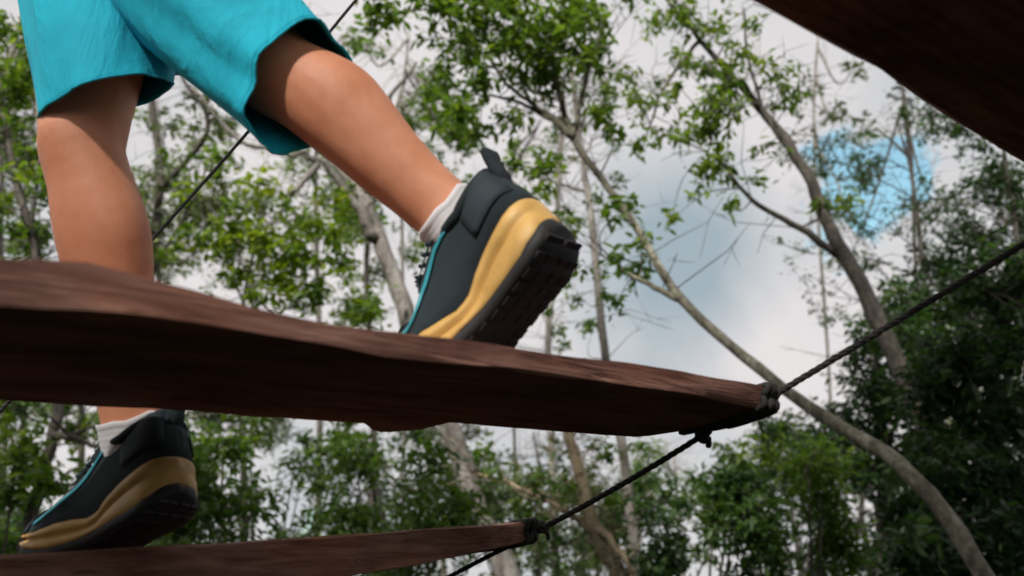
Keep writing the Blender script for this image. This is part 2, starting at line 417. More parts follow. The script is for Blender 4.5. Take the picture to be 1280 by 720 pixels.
def rope(label, pts, r, sag=0.0):
    """three twisted strands"""
    P0 = smooth_path(pts, 10) if len(pts) > 2 else [Vector(pts[0]).lerp(Vector(pts[1]), t / 40) - Vector((0, 0, 1)) * sag * 4 * (t / 40) * (1 - t / 40) for t in range(41)]
    L = sum((P0[i + 1] - P0[i]).length for i in range(len(P0) - 1))
    e = empty('rope', P0[0], label, 'rope', 'ropes of the bridge')
    n = int(L / 0.006); fine = []
    acc = [0]
    for i in range(len(P0) - 1): acc.append(acc[-1] + (P0[i + 1] - P0[i]).length)
    for i in range(n + 1):
        s = L * i / n; k = min(int(np.searchsorted(acc, s, 'right')) - 1, len(P0) - 2)
        fine.append(P0[k].lerp(P0[k + 1], (s - acc[k]) / max(acc[k + 1] - acc[k], 1e-6)))
    ax = (fine[-1] - fine[0]).normalized(); u = ax.orthogonal().normalized(); v = ax.cross(u)
    for st in range(3):
        pts = [p + (u * math.cos(2 * math.pi * st / 3 + i * 0.006 / (r * 7) * 2 * math.pi) + v * math.sin(2 * math.pi * st / 3 + i * 0.006 / (r * 7) * 2 * math.pi)) * r * 0.40 for i, p in enumerate(fine)]
        Geo().tube(pts, r * 0.60, 6).build('strand', M['rope'], e)
    return e
rope('taut dark rope rising from the end of the middle plank to the overhead plank', [kn_mid_top + Vector((0.015, 0, 0.0)), P(1280, 305, 1.16), P(1400, 228, 1.13)], 0.0055, 0.006)
rope('taut dark rope from beneath the middle plank down to the lowest plank', [kn_mid_bot, kn_low], 0.0055, 0.004)
rope('short dark rope running down beneath the lowest plank', [kn_low + Vector((-0.02, 0, -0.012)), P(560, 722, 1.47), P(380, 825, 1.56)], 0.0045)
rope('thin dark rope slanting behind both bare legs', [P(520, -85, 2.3), P(445, 0, 2.15), P(310, 165, 1.98), P(170, 322, 1.84), P(20, 492, 1.70), P(-160, 690, 1.6)], 0.0045)

# ------------------------------------------------------------------ shoes
L_SHOE = 0.285
US = [0, .008, .025, .055, .10, .16, .28, .40, .52, .64, .74, .84, .92, .97, 1.0]
W_OUT = [.004, .014, .0235, .031, .0355, .037, .036, .0365, .041, .047, .048, .043, .032, .019, .006]
W_IN = [.004, .014, .0235, .031, .0350, .036, .033, .031, .035, .044, .046, .042, .032, .019, .006]
def shoe(frame, side, bend, scale, label):
    """frame: (heel point, forward, lateral, up); side +1 lateral is +y; bend: forefoot bent up relative to the heel part"""
    H, F, Lt, U = frame
    xb = 0.185
    def xf(v):
        x, y, z = v
        # bend about the ball of the foot
        a0, a1 = xb - 0.03, xb + 0.035
        if x > a0:
            zc = z - 0.0
            m = min(x, a1); k = (m - a0) / (a1 - a0); th = bend * k
            # arc
            Rr = (a1 - a0) / max(bend, 1e-4)
            cx, cz = a0, Rr                                # centre of the bend above the foot
            X = cx + (Rr - zc) * math.sin(th); Z = cz - (Rr - zc) * math.cos(th)
            if x > a1: X += (x - a1) * math.cos(th); Z += (x - a1) * math.sin(th)
            x, z = X, Z
        return H + (F * x + Lt * (y * side * 1.16) + U * (z * 1.10)) * scale
    wo = lambda u: interp(u, US, W_OUT); wi = lambda u: interp(u, US, W_IN)
    cen = lambda u: 0.006 * math.sin(math.pi * min(max(u - .35, 0), .65) / .65)     # toe swings inward a little
    zb = lambda u: interp(u, [0, .06, .15, .7, .85, 1], [.020, .007, 0, 0, .006, .024])
    zt = lambda u: interp(u, [0, .05, .15, .25, .33, .40, .46, .55, .65, .8, .92, 1], [.064, .061, .055, .050, .043, .033, .031, .038, .039, .034, .034, .046])
    root = empty('shoe', H, label, 'shoe', 'running shoes of the climber')
    def section(u, pts):          # pts: (width factor, z) up one side
        c = cen(u)
        return [Vector((u * L_SHOE, c + wo(u) * f, z)) for f, z in pts] + [Vector((u * L_SHOE, c - wi(u) * f, z)) for f, z in reversed(pts)]
    NU = 44
    uu = [0.5 - 0.5 * math.cos(math.pi * i / NU) for i in range(NU + 1)]
    uu = [min(max(u, 0.001), 0.999) for u in uu]
    # foam midsole with a groove round it
    rings = []
    for u in uu:
        b, t = zb(u) + .005, zt(u); h = t - b
        gz = b + h * (0.60 + 0.05 * math.sin(u * 9))
        rings.append(section(u, [(0.45, b + .003), (0.93, b + .004), (1.01, b + .006), (1.06, b + h * .25), (1.055, gz - .0042), (0.93, gz - .0018), (0.93, gz + .0018), (1.035, gz + .0042), (1.02, t - .004), (0.97, t), (0.5, t)]))
    ms = Geo().loft(rings).build('midsole', M['foam'], root, xf=xf)
    # rubber outsole and its tread blocks
    rings = []
    for u in uu:
        b = zb(u)
        rings.append(section(u, [(0.4, b), (0.9, b), (0.99, b + .002), (1.035, b + .007), (1.02, b + .0125), (0.4, b + .0125)]))
    os_ = Geo().loft(rings).build('outsole', M['outsole'], root, xf=xf)
    tr = Geo()
    for i in range(15):
        u = 0.05 + 0.9 * i / 14
        for q in (-.72, -.28, .28, .72):
            if 0.42 < u < 0.52 and abs(q) < .5: continue
            wy = (wo(u) if q > 0 else wi(u)); y = cen(u) + q * wy
            tr.box(Vector((u * L_SHOE, y, zb(u) + .0006)), .0062, wy * .19, .0016)
    tr.build('tread', M['outsole'], os_, smooth=False, xf=xf)
    # upper: arch sections from heel to toe
    hz = lambda u: interp(u, [0, .03, .10, .20, .30, .38, .46, .58, .70, .82, .92, .97, 1], [.120, .130, .128, .121, .121, .122, .117, .104, .088, .073, .060, .053, .040])
    def skin_pt(u, a, lift=0.0015):
        base = zt(u) - .006; top = max(hz(u), base + .006); ca, sa = math.cos(a), math.sin(a)
        q = interp(u, [0, .40, .56, 1], [.26, .28, .60, .62]); z = interp(u, [0, .40, .56, 1], [.55, .58, .85, .85])
        wd = (wo(u) if ca > 0 else wi(u)); s2 = abs(sa) ** z
        topw = interp(u, [0, .05, .2, .38, .5, .7, .9, 1], [.86, .90, .94, .92, .74, .72, .72, .75])
        y = cen(u) + math.copysign(wd * .965 * abs(ca) ** q * (1 - (1 - topw) * s2 ** 1.6), ca)
        x = u * L_SHOE + .010 * s2 ** 2 * max(0, 1 - u / .12)                # the heel leans forward as it rises
        return Vector((x, y, base + (top - base) * s2)) + Vector((0, math.copysign(lift * abs(ca), ca), lift * sa))
    rings = []
    for u in uu:
        base = zt(u) - .006; top = max(hz(u), base + .006); c = cen(u)
        wf = 0.955
        topw = interp(u, [0, .05, .2, .35, .5, .7, .9, 1], [.55, .62, .66, .58, .46, .46, .45, .5])
        n = 9; ring = []
        for k in range(2 * n + 1):
            a = math.pi * k / (2 * n)          # 0: outer side, pi: inner side
            ring.append(skin_pt(u, a, 0.0))
        rings.append(ring)
    up = Geo().loft(rings).build('upper', M['upper'], root, xf=xf)
    def patch(name, fn, nu, nv, mat):     # a strip lying on the upper
        g = Geo(); rows = [[fn(i / nu, j / nv) for j in range(nv + 1)] for i in range(nu + 1)]
        g.loft(rows, (False, False), closed=False)
        o = g.build(name, mat, up, xf=xf)
        md = o.modifiers.new('thick', 'SOLIDIFY'); md.thickness = .0016; md.offset = 0
        return o
    for sgn in (1, -1):
        A = (lambda a: a) if sgn > 0 else (lambda a: math.pi - a)
        # slanting teal stripe, toe overlay, heel counter, eyelet row
        patch('stripe', lambda i, j: skin_pt(.30 + .52 * i, A(.80 - .50 * i + .11 * (j - .5)), .0026), 18, 2, M['teal'])
        patch('heel_counter', lambda i, j: skin_pt(.015 + .21 * i, A(.12 + (.85 - .45 * i) * j), .0020), 8, 6, M['overlay'])
        patch('eyestay', lambda i, j: skin_pt(.36 + .30 * i, A(1.02 + .18 * j), .0030), 10, 2, M['overlay'])
    patch('toe_cap', lambda i, j: skin_pt(.87 + .12 * i, .15 + (math.pi - .3) * j, .0022), 6, 16, M['overlay'])
    for k in range(6):
        u = .40 + .043 * k
        g = Geo(); pts = [skin_pt(u + .012 * math.sin(t * 6.28), 1.05 + (math.pi - 2.1) * t, .0055) for t in [i / 8 for i in range(9)]]
        g.tube(pts, .0026, 6); g.build('lace', M['overlay'], up, xf=xf)
    # padded collar round the ankle opening, tongue and pull tab
    col = []
    for k in range(29):
        a = 2 * math.pi * k / 28
        x = .064 + .049 * math.cos(a); y = .0315 * math.sin(a)
        z = .117 + .006 * math.cos(a) * (1 if math.cos(a) > 0 else -2.2) - .011 * abs(math.sin(a))
        col.append(Vector((x, y, z)))
    Geo().tube(col, .0062, 10).build('collar', M['upper'], root, xf=xf)
    tg = [[Vector((.108 + .018 * (1 - t) , (.024 - .004 * t) * s_, .104 + .034 * t - .005 * s_ * s_ )) for s_ in (-1, -.5, 0, .5, 1)] for t in [i / 6 for i in range(7)]]
    o = Geo().loft([[p + Vector((-.010 * (i / 6), 0, 0)) for p in r] for i, r in enumerate(tg)], (False, False), closed=False).build('tongue', M['upper'], root, xf=xf)
    o.modifiers.new('thick', 'SOLIDIFY').thickness = .006
    Geo().loft([[Vector((x0 + dx, y, z)) for dx, y in ((-.004, -.011), (.004, -.011), (.004, .011), (-.004, .011))] for x0, z in ((.012, .105), (.007, .124), (.003, .138), (.000, .146), (-.0005, .149))]).build('pull_tab', M['upper'], root, xf=xf)
    return root, xf

def frame(px, py, d, f, u):
    F = C(*f).normalized(); U = C(*u); U = (U - F * U.dot(F)).normalized(); Lt = U.cross(F)      # Lt points to the wearer's left
    return (P(px, py, d), F, Lt, U)
fr_rear = frame(721, 299, 0.985, (-.56, -.75, .29), (-.68, .50, .60))
fr_front = frame(232, 637, 1.06, (-.83, -.43, .26), (-.45, .70, .55))
rear_shoe, rxf = shoe(fr_rear, 1, math.radians(36), 1.21, 'dark running shoe with raised heel stepping off the middle plank')
front_shoe, fxf = shoe(fr_front, -1, math.radians(14), 1.05, 'dark running shoe with tan midsole standing on the lowest plank')

# ------------------------------------------------------------------ the climber
A2 = rxf(Vector((.086, 0, .124))); A1 = fxf(Vector((.080, 0, .126)))
K2 = P(346, 84, 1.15); K1 = P(103, 186, 1.19)
HEAD = Vector((-.9, .42, 0)).normalized(); RT = Vector((.42, .9, 0)).normalized()
HC = CAM + Vector((-.64, 1.06, 1.02))
H1 = CAM + Vector((-.70, 1.06, .99)); H2 = HC - RT * .09 + Vector((0, 0, .02))
LEGK = 1.17
def limb_rings(a, b, fwd, prof, n=22, off=None):
    """prof rows: t, side, front, back half-widths"""
    ax = (b - a); t_ = ax.normalized(); f = (fwd - t_ * fwd.dot(t_)).normalized(); s = t_.cross(f)
    T = [p[0] for p in prof]; out = []
    for i in range(n + 1):
        t = T[0] + (T[-1] - T[0]) * i / n
        rs, rf, rb = (interp(t, T, [p[k] for p in prof]) for k in (1, 2, 3))
        c = a + ax * t
        out.append([c + (f * math.cos(q) * (rf if math.cos(q) > 0 else rb) + s * math.sin(q) * rs) * LEGK for q in [2 * math.pi * j / 20 for j in range(20)]])
    return out
SHANK = [(-.08, .050, .050, .045), (-.02, .053, .060, .046), (.05, .052, .060, .050), (.12, .051, .052, .056), (.24, .055, .045, .067), (.34, .056, .043, .070), (.48, .051, .041, .061), (.62, .046, .041, .051), (.76, .040, .038, .045), (.88, .038, .037, .043), (1.0, .038, .036, .042), (1.15, .034, .034, .040)]
THIGH = [(-.05, .085, .085, .085), (.1, .088, .092, .092), (.35, .083, .088, .085), (.6, .071, .074, .070), (.8, .060, .063, .060), (.93, .055, .058, .055), (1.04, .052, .055, .050)]
body = Geo()
for H_, K_, A_ in ((H1, K1, A1), (H2, K2, A2)):
    body.loft(limb_rings(H_, K_, HEAD, [(t, a * (.93 if K_ is K1 else 1), b * (.90 if K_ is K1 else 1), c * .95) for t, a, b, c in THIGH]))
    body.loft(limb_rings(K_, A_, HEAD, [(t, a * (.95 if K_ is K1 else 1), b * (.84 if K_ is K1 and t < .15 else 1), c) for t, a, b, c in SHANK]))
body.ball(K2 + (HEAD + Vector((0, 0, .5))).normalized() * .024, .044)
TILT = (Vector((0, 0, 1)) + HEAD * .14).normalized()
ch = HC + TILT * .36; neck = HC + TILT * .56; head = HC + TILT * .71 + HEAD * .03
def ell(c, a, b, t=TILT):
    f = (HEAD - t * HEAD.dot(t)).normalized(); s = RT
    return [c + f * math.cos(q) * a + s * math.sin(q) * b for q in [2 * math.pi * j / 24 for j in range(24)]]
body.loft([ell(HC + TILT * z, a, b) for z, a, b in ((-.12, .06, .09), (-.06, .105, .16), (.02, .115, .172), (.10, .105, .155), (.2, .10, .145), (.3, .112, .165), (.4, .12, .185), (.47, .105, .19), (.52, .07, .13), (.55, .05, .06), (.60, .048, .052), (.66, .048, .05))])
hf = HEAD; hs = RT; hu = TILT
body.ball(head, .1, 16, (1.0, .78, 1.18), (hf, hs, hu))
body.ball(head + hf * .035 - hu * .06, .062, 12, (1, .9, 1), (hf, hs, hu))
body.loft([[head + hf * (.092 + .022 * (1 - t)) - hu * (.035 - .055 * t) + hs * (.014 * (1.1 - .6 * t)) * math.cos(q) + hf * .012 * math.sin(q) for q in [2 * math.pi * j / 8 for j in range(8)]] for t in [i / 4 for i in range(5)]])
for s_ in (-1, 1):
    body.ball(head + hs * s_ * .078 - hu * .01, .026, 8, (.7, .35, 1.2), (hf, hs, hu))
for s_, el, wr in ((1, Vector((-.06, .10, -.27)), Vector((-.12, .08, .20))), (-1, Vector((-.02, -.12, -.28)), Vector((-.14, .02, .20)))):
    sh = HC + TILT * .46 + RT * s_ * .18; e_ = sh + el; w_ = e_ + wr
    body.tube(smooth_path([sh - RT * s_ * .03, sh, sh.lerp(e_, .5), e_, e_.lerp(w_, .35), w_], 4), [interp(i, [0, 5, 11, 15, 18, 21], [.05, .055, .045, .038, .040, .026]) for i in range(21)], 14)
    hd = (w_ - e_).normalized(); sd_ = RT * s_; dn = hd.cross(sd_).normalized()
    body.ball(w_ + hd * .05, .045, 10, (1.1, .85, .38), (hd, sd_, dn))
    for k, (o_, ln) in enumerate(((-.028, .062), (-.010, .074), (.009, .070), (.027, .056))):
        b0 = w_ + hd * .085 + sd_ * o_; curl = dn * -.025
        body.tube([b0 - hd * .02, b0 + hd * ln * .45, b0 + hd * ln * .75 + curl * .6, b0 + hd * ln * .9 + curl * 1.4], [.0095, .009, .0085, .007], 8)
    body.tube([w_ + hd * .03 - sd_ * .03, w_ + hd * .055 - sd_ * .055, w_ + hd * .085 - sd_ * .062 - dn * .012], [.013, .011, .008], 8)
person = empty('person', A1, 'person in teal shorts and grey socks stepping down between the planks', 'person')
bo = body.build('body', M['skin'], person)
finish(bo, [('REMESH', dict(mode='VOXEL', voxel_size=.0055)), ('SMOOTH', dict(factor=.5, iterations=7))])
for s_ in (-1, 1):
    Geo().ball(head + hf * .088 + hs * s_ * .032 + hu * .012, .012, 8).build('eye', M['sock'], person)
Geo().tube([head + hf * .094 - hu * .062 + hs * (-.024 + .012 * i) for i in range(5)], .005, 6).build('mouth', M['skin'], person)
hg = Geo().ball(head - hf * .012 + hu * .022, .107, 16, (1.0, .82, 1.12), (hf, hs, hu))
hg.v = [tuple(Vector(v) + Vector((mnoise.noise(Vector(v) * 60), mnoise.noise(Vector(v) * 60 + Vector((7, 0, 0))), 0)) * .008 - (hf * .05 if (Vector(v) - head).dot(hf) > .03 and (Vector(v) - head).dot(hu) < .05 else Vector())) for v in hg.v]
hg.build('hair', M['hair'], person)
sh = Geo().loft([ell(HC + TILT * z, a, b) for z, a, b in ((-.02, .135, .19), (.05, .13, .185), (.15, .118, .168), (.3, .124, .178), (.4, .132, .197), (.47, .117, .203), (.52, .085, .145), (.56, .066, .076))], (False, False)).build('shirt', M['shirt'], person)
sh.modifiers.new('thick', 'SOLIDIFY').thickness = .004
for s_, el in ((1, Vector((-.06, .10, -.27))), (-1, Vector((-.02, -.12, -.28)))):
    s0 = HC + TILT * .45 + RT * s_ * .155
    o = Geo().tube([s0, s0 + el * .2, s0 + el * .5, s0 + el * .72], [.072, .070, .064, .066], 18, (False, False)).build('sleeve', M['shirt'], sh)
    o.modifiers.new('thick', 'SOLIDIFY').thickness = .004

# socks: ribbed tubes from inside the shoe to above the ankle
for K_, A_, xf_ in ((K1, A1, fxf), (K2, A2, rxf)):
    ax = (K_ - A_).normalized(); Ls = (K_ - A_).length
    rings = []
    for i in range(27):
        t = 1.10 - i / 26 * (.18 if K_ is K2 else .155)
        r = limb_rings(K_, A_, HEAD, [(t, *[interp(t, [p[0] for p in SHANK], [p[k] for p in SHANK]) + .0035 for k in (1, 2, 3)]), (t + 1e-4, .04, .04, .04)], 1)[0]
        c = sum(r, Vector()) / len(r); kk = 1 + (.006 * math.sin(i * 1.9)) + (.02 if i > 22 else 0)
        r = [c + (p - c) * (kk + .02 * mnoise.noise(p * 40)) + ax * (.010 * mnoise.noise(Vector((j * .5, 3, 1)))) for j, p in enumerate(r)]
        rings.append(r)
    c = sum(rings[-1], Vector()) / 20
    rings.append([c + (p - c) * .93 - ax * .003 for p in rings[-1]])
    Geo().loft(rings, (True, False)).build('sock', M['sock'], person)

# shorts: pelvis piece plus two loose legs with open hems
def ring_frame(c, nrm, r1, r2, ref, n=48, ph=0, wob=0.0, seed=0):
    nrm = nrm.normalized(); u = (ref - nrm * ref.dot(nrm)).normalized(); v = nrm.cross(u)
    return [c + (u * math.cos(a) * r1 + v * math.sin(a) * r2) * (1 + wob * mnoise.noise(Vector((math.cos(a) * 1.8, math.sin(a) * 1.8, seed)))) for a in [2 * math.pi * j / n for j in range(n)]]
def shorts_leg(Hh, top_n, rim_c, rim_n, r1, r2, seed, mids):
    a = ring_frame(Hh, top_n, .165, .14, HEAD, seed=seed)
    b = ring_frame(rim_c, rim_n, r1, r2, HEAD, wob=.13, seed=seed)
    rings = []; n = 40
    for i in range(n + 1):
        t = i / n; e = t * t * (3 - 2 * t) * .35 + t * .65; r = []
        for j in range(48):
            p = a[j].lerp(b[j], e); c = Hh.lerp(rim_c, e)
            ang = 2 * math.pi * j / 48
            fold = .055 * math.sin(3 * ang + 2.6 * t + 2.2 * math.sin(t * 3 + seed) + seed) * (.35 + .65 * t) + .022 * math.sin(7 * ang + 5 * t + seed * 2) * t + .05 * mnoise.noise(Vector((math.cos(ang) * 1.7, math.sin(ang) * 1.7, t * 1.6 + seed * 3))) + .035 * mnoise.noise(Vector((math.cos(ang) * 4.5, math.sin(ang) * 4.5, t * 3 + seed)))
            r.append(c + (p - c) * (1 + fold) + mids * math.sin(math.pi * t))
        rings.append(r)
    return rings
rim1 = P(132, 124, 1.20); rim2 = P(378, 112, 1.115)
s_g = Geo()
legs_r = [shorts_leg(H1 + Vector((0, 0, .04)), Vector((-.2, 0, -1)), rim1, Vector((.35, .42, -.84)), .096, .088, 2.0, Vector((0, 0, 0))),
          shorts_leg(H2 + Vector((0, 0, .04)), Vector((.2, 0, -1)), rim2, C(.74, -.30, -.60), .092, .080, 7.0, Vector((0, 0, 0)))]
pel = [ell(HC + TILT * z, a, b) for z, a, b in ((.14, .118, .170), (.10, .128, .182), (.02, .135, .20), (-.06, .138, .20), (-.12, .12, .165), (-.155, .06, .09))]
so = Geo().loft(pel, (False, True)).build('shorts', M['shorts'], person)
so.modifiers.new('sub', 'SUBSURF').levels = 1; so.modifiers['sub'].render_levels = 2
for r in legs_r:
    o = Geo().loft(r, (False, False)).build('shorts_leg', M['shorts'], so)
    o.modifiers.new('thick', 'SOLIDIFY').thickness = .0025
    hem = Geo().tube(r[-1] + [r[-1][0]], .0018, 6).build('hem', M['shorts'], so)

# ------------------------------------------------------------------ forest
rng = np.random.default_rng(11)
def leaf_mesh(name, centers, size, tone, mat, droop=0.35, width=0.42):
    """one folded blade per centre: five corners, four triangles"""
    n = len(centers); c = np.asarray(centers, dtype=np.float64)
    d = rng.normal(size=(n, 3)); d[:, 2] = d[:, 2] * 0.55 - droop; d /= np.linalg.norm(d, axis=1)[:, None]
    up = rng.normal(size=(n, 3)) * 0.55; up[:, 2] += 1.0
    s = np.cross(d, up); s /= np.linalg.norm(s, axis=1)[:, None]
    nn = np.cross(s, d)
    L = size * rng.uniform(0.6, 1.3, n)[:, None]; W = L * width * rng.uniform(0.8, 1.2, n)[:, None]
    v = np.empty((n, 6, 3))
    v[:, 0] = c; v[:, 1] = c + d * L * .35 + s * W * .5 + nn * W * .12; v[:, 2] = c + d * L * .72 + s * W * .36 + nn * W * .05 - nn * L * .03
    v[:, 3] = c + d * L - nn * L * .10; v[:, 4] = c + d * L * .72 - s * W * .36 + nn * W * .05 - nn * L * .03; v[:, 5] = c + d * L * .35 - s * W * .5 + nn * W * .12
    me = bpy.data.meshes.new(name)
    me.vertices.add(n * 6); me.vertices.foreach_set('co', v.ravel().astype(np.float32))
    b = (np.arange(n) * 6)[:, None]
    q = np.stack([np.hstack([b, b + 1, b + 2, b + 3]), np.hstack([b, b + 3, b + 4, b + 5])], 1).reshape(-1, 4)
    me.loops.add(n * 8); me.loops.foreach_set('vertex_index', q.ravel().astype(np.int32))
    me.polygons.add(n * 2); me.polygons.foreach_set('loop_start', (np.arange(n * 2) * 4).astype(np.int32))
    me.polygons.foreach_set('loop_total', np.full(n * 2, 4, dtype=np.int32))
    me.update(calc_edges=True)
    a = me.attributes.new('tone', 'FLOAT', 'POINT'); a.data.foreach_set('value', np.repeat(tone, 6).astype(np.float32))
    return me

def path_px(pts):          # (px, py, depth) -> world
    return [P(*p) for p in pts]
TREES = 0
def tree(name, label, trunk, r0, r1, branches, clumps, leafmat, bark, leaf=0.10, group=None, to_ground=True, cat='tree', droop=.35, tone_mu=.45, width=.42, twigs=True, seed=None):
    """trunk: points base to top (world); branches: (points, r); clumps: (centre, radius, number of leaves)"""
    global TREES; TREES += 1
    rnd = random.Random(TREES * 7 + 1)
    tr = [Vector(p) for p in trunk]
    if to_ground:
        d = (tr[0] - tr[1]).normalized()
        k = tr[0].z / max(-d.z, 0.5)
        gnd = Vector((tr[0].x + d.x * min(k, 2.5) * .6, tr[0].y + d.y * min(k, 2.5) * .6, -0.05))
        tr = [gnd] + tr
    pts = smooth_path(tr, 7)
    pts = [p + Vector((mnoise.noise(Vector((i * .4, TREES, 0))), mnoise.noise(Vector((i * .4, TREES, 5))), 0)) * r0 * .35 for i, p in enumerate(pts)]
    n = len(pts)
    e = empty(name, pts[0], label, cat, group)
    rad = [(r0 + (r1 - r0) * (i / (n - 1)) ** .9) * (1 + .10 * mnoise.noise(Vector((i * .7, TREES, 2)))) * (1 + .5 * max(0, 1 - i / 4) ** 2) for i in range(n)]
    Geo().tube(pts, rad, 10).build('trunk', M[bark], e)
    wood_pts = list(pts)
    for b in branches:
        bp = smooth_path([Vector(p) for p in b[0]], 6)
        bp = [p + Vector((mnoise.noise(Vector((i * .5, TREES, 8))), 0, mnoise.noise(Vector((i * .5, TREES, 3))))) * b[1] * .8 for i, p in enumerate(bp)]
        Geo().tube(bp, [b[1] * (1 - .7 * i / (len(bp) - 1)) for i in range(len(bp))], 8).build('branch', M[bark], e)
        wood_pts += bp
    if cat == 'tree' and name != 'forest_tree':
        for k in range(16):
            i = rnd.randrange(len(wood_pts) // 4, len(wood_pts)); a_ = wood_pts[i]
            v = Vector((rnd.gauss(0, 1), rnd.gauss(0, .6), rnd.gauss(.4, .6))).normalized() * rnd.uniform(.25, .75)
            sp = smooth_path([a_, a_ + v * .5 + Vector((rnd.gauss(0, .05), 0, rnd.gauss(0, .05))), a_ + v + Vector((0, 0, rnd.uniform(-.12, .1)))], 4)
            Geo().tube(sp, [max(.0025, .009 * (1 - i_ / len(sp))) for i_ in range(len(sp))], 5).build('shoot', M[bark], e)
            clumps = list(clumps) + [(sp[-1], .10, 22)]
    W = np.array([tuple(p) for p in wood_pts])
    cs, tn = [], []; tg = Geo()
    for c, r, k in clumps:
        c = Vector(c)
        if twigs:
            i = int(np.argmin(((W - np.array(tuple(c))) ** 2).sum(1))); a = Vector(W[i])
            if (a - c).length > .05:
                m_ = a.lerp(c, .5) + Vector((rnd.uniform(-1, 1), rnd.uniform(-1, 1), rnd.uniform(-.3, .8))) * .12 * (a - c).length
                tg.tube(smooth_path([a, m_, c], 4), [max(.004, .010 * r / .5)] * 5 + [.005, .004, .004, .003], 4)
        nt = max(3, int(k / 11)); ctone = rnd.gauss(0, .13)
        for t in range(nt):
            v = Vector((rnd.gauss(0, 1), rnd.gauss(0, 1), rnd.gauss(0, .75))); v *= min(1.0, rnd.random() ** .45 * 1.05) * r / max(v.length, 1e-3)
            tip = c + v; st = c.lerp(tip, rnd.uniform(.35, .6))
            if twigs and t % 2 == 0: tg.tube([c.lerp(tip, .1), st + Vector((0, 0, .04 * r)), tip], [.0045, .003, .002], 3)
            for q in range(11):
                p = st.lerp(tip, q / 10) + Vector((rnd.gauss(0, 1), rnd.gauss(0, 1), rnd.gauss(0, 1))) * leaf * .42
                cs.append(tuple(p)); tn.append(tone_mu + ctone + rnd.gauss(0, .2))
    if cat == 'tree':                                   # bare thin twigs all along the wood
        for k in range(60 if name == 'forest_tree' else 55):
            a_ = wood_pts[rnd.randrange(len(wood_pts) // 3, len(wood_pts))]; ln = rnd.uniform(.2, .9)
            v = Vector((rnd.gauss(0, 1), rnd.gauss(0, .7), rnd.gauss(.5, .7))).normalized() * ln
            b_ = a_ + v * .55 + Vector((rnd.gauss(0, .08), rnd.gauss(0, .08), rnd.gauss(0, .08))) * ln; c_ = a_ + v + Vector((rnd.gauss(0, .15), rnd.gauss(0, .15), rnd.gauss(-.05, .15))) * ln
            tg.tube([a_, b_, c_], [.0055, .004, .002], 3)
            for q in range(2):
                d_ = b_.lerp(c_, rnd.random()); tg.tube([d_, d_ + Vector((rnd.gauss(0, 1), rnd.gauss(0, 1), rnd.gauss(.3, .8))).normalized() * ln * .35], [.003, .0015], 3)
    if tg.v: tag(tg.build('twigs', M[bark], e), kind='stuff')
    if cs:
        o = link('crown', leaf_mesh('crown', cs, leaf, np.clip(np.array(tn), 0, 1), M[leafmat], droop, width), M[leafmat], e, smooth=False)
        o['kind'] = 'stuff'
    return e
def cl(px, py, d, rpx, n):
    return (P(px, py, d), rpx / FPX * d, n)
def scatter(x0, x1, y0, y1, d0, d1, count, rpx, n, seed):
    r = random.Random(seed)
    return [cl(r.uniform(x0, x1), r.uniform(y0, y1), r.uniform(d0, d1), rpx * r.uniform(.7, 1.3), int(n * r.uniform(.7, 1.3))) for _ in range(count)]

# slender leaning tree behind the raised shoe
tree('leaning_tree', 'slender leaning grey tree forking behind the raised shoe, passing the plank end',
    path_px([(1238, 735, 3.9), (1135, 590, 4.3), (1045, 530, 4.7), (962, 472, 5.2), (850, 372, 5.8), (790, 275, 6.4), (722, 182, 6.6), (700, 120, 6.8), (688, 60, 6.9)]), .050, .022,
    [(path_px([(716, 172, 6.6), (680, 140, 6.6), (640, 110, 6.5), (605, 65, 6.5)]), .030),
     (path_px([(690, 150, 6.6), (640, 125, 6.6), (590, 118, 6.6)]), .020),
     (path_px([(853, 376, 5.8), (800, 350, 6.0), (742, 312, 6.2)]), .028),
     (path_px([(716, 175, 6.6), (735, 90, 6.8), (760, 20, 7.0)]), .022),
     (path_px([(700, 110, 6.7), (640, 40, 6.6), (560, 10, 6.5)]), .022)],
    [cl(480, 15, 6.3, 40, 150), cl(545, 10, 6.4, 40, 170), cl(600, 25, 6.5, 48, 250), cl(650, 45, 6.5, 48, 260), cl(700, 25, 6.6, 48, 280), cl(745, 60, 6.7, 36, 180),
     cl(690, 80, 6.6, 40, 170), cl(600, 95, 6.5, 40, 150), cl(575, 135, 6.5, 36, 130), cl(640, 150, 6.6, 30, 80), cl(730, 15, 6.9, 40, 200), cl(640, 5, 6.6, 50, 260),
     cl(560, 60, 6.5, 40, 130), cl(600, 160, 6.6, 24, 60), cl(690, 225, 6.5, 30, 60), cl(660, 215, 6.5, 26, 60), cl(790, 330, 6.2, 34, 44), cl(770, 380, 6.1, 30, 44), cl(735, 335, 6.2, 28, 30)],
    'leaf_mid', 'bark_grey', .095, tone_mu=.58)
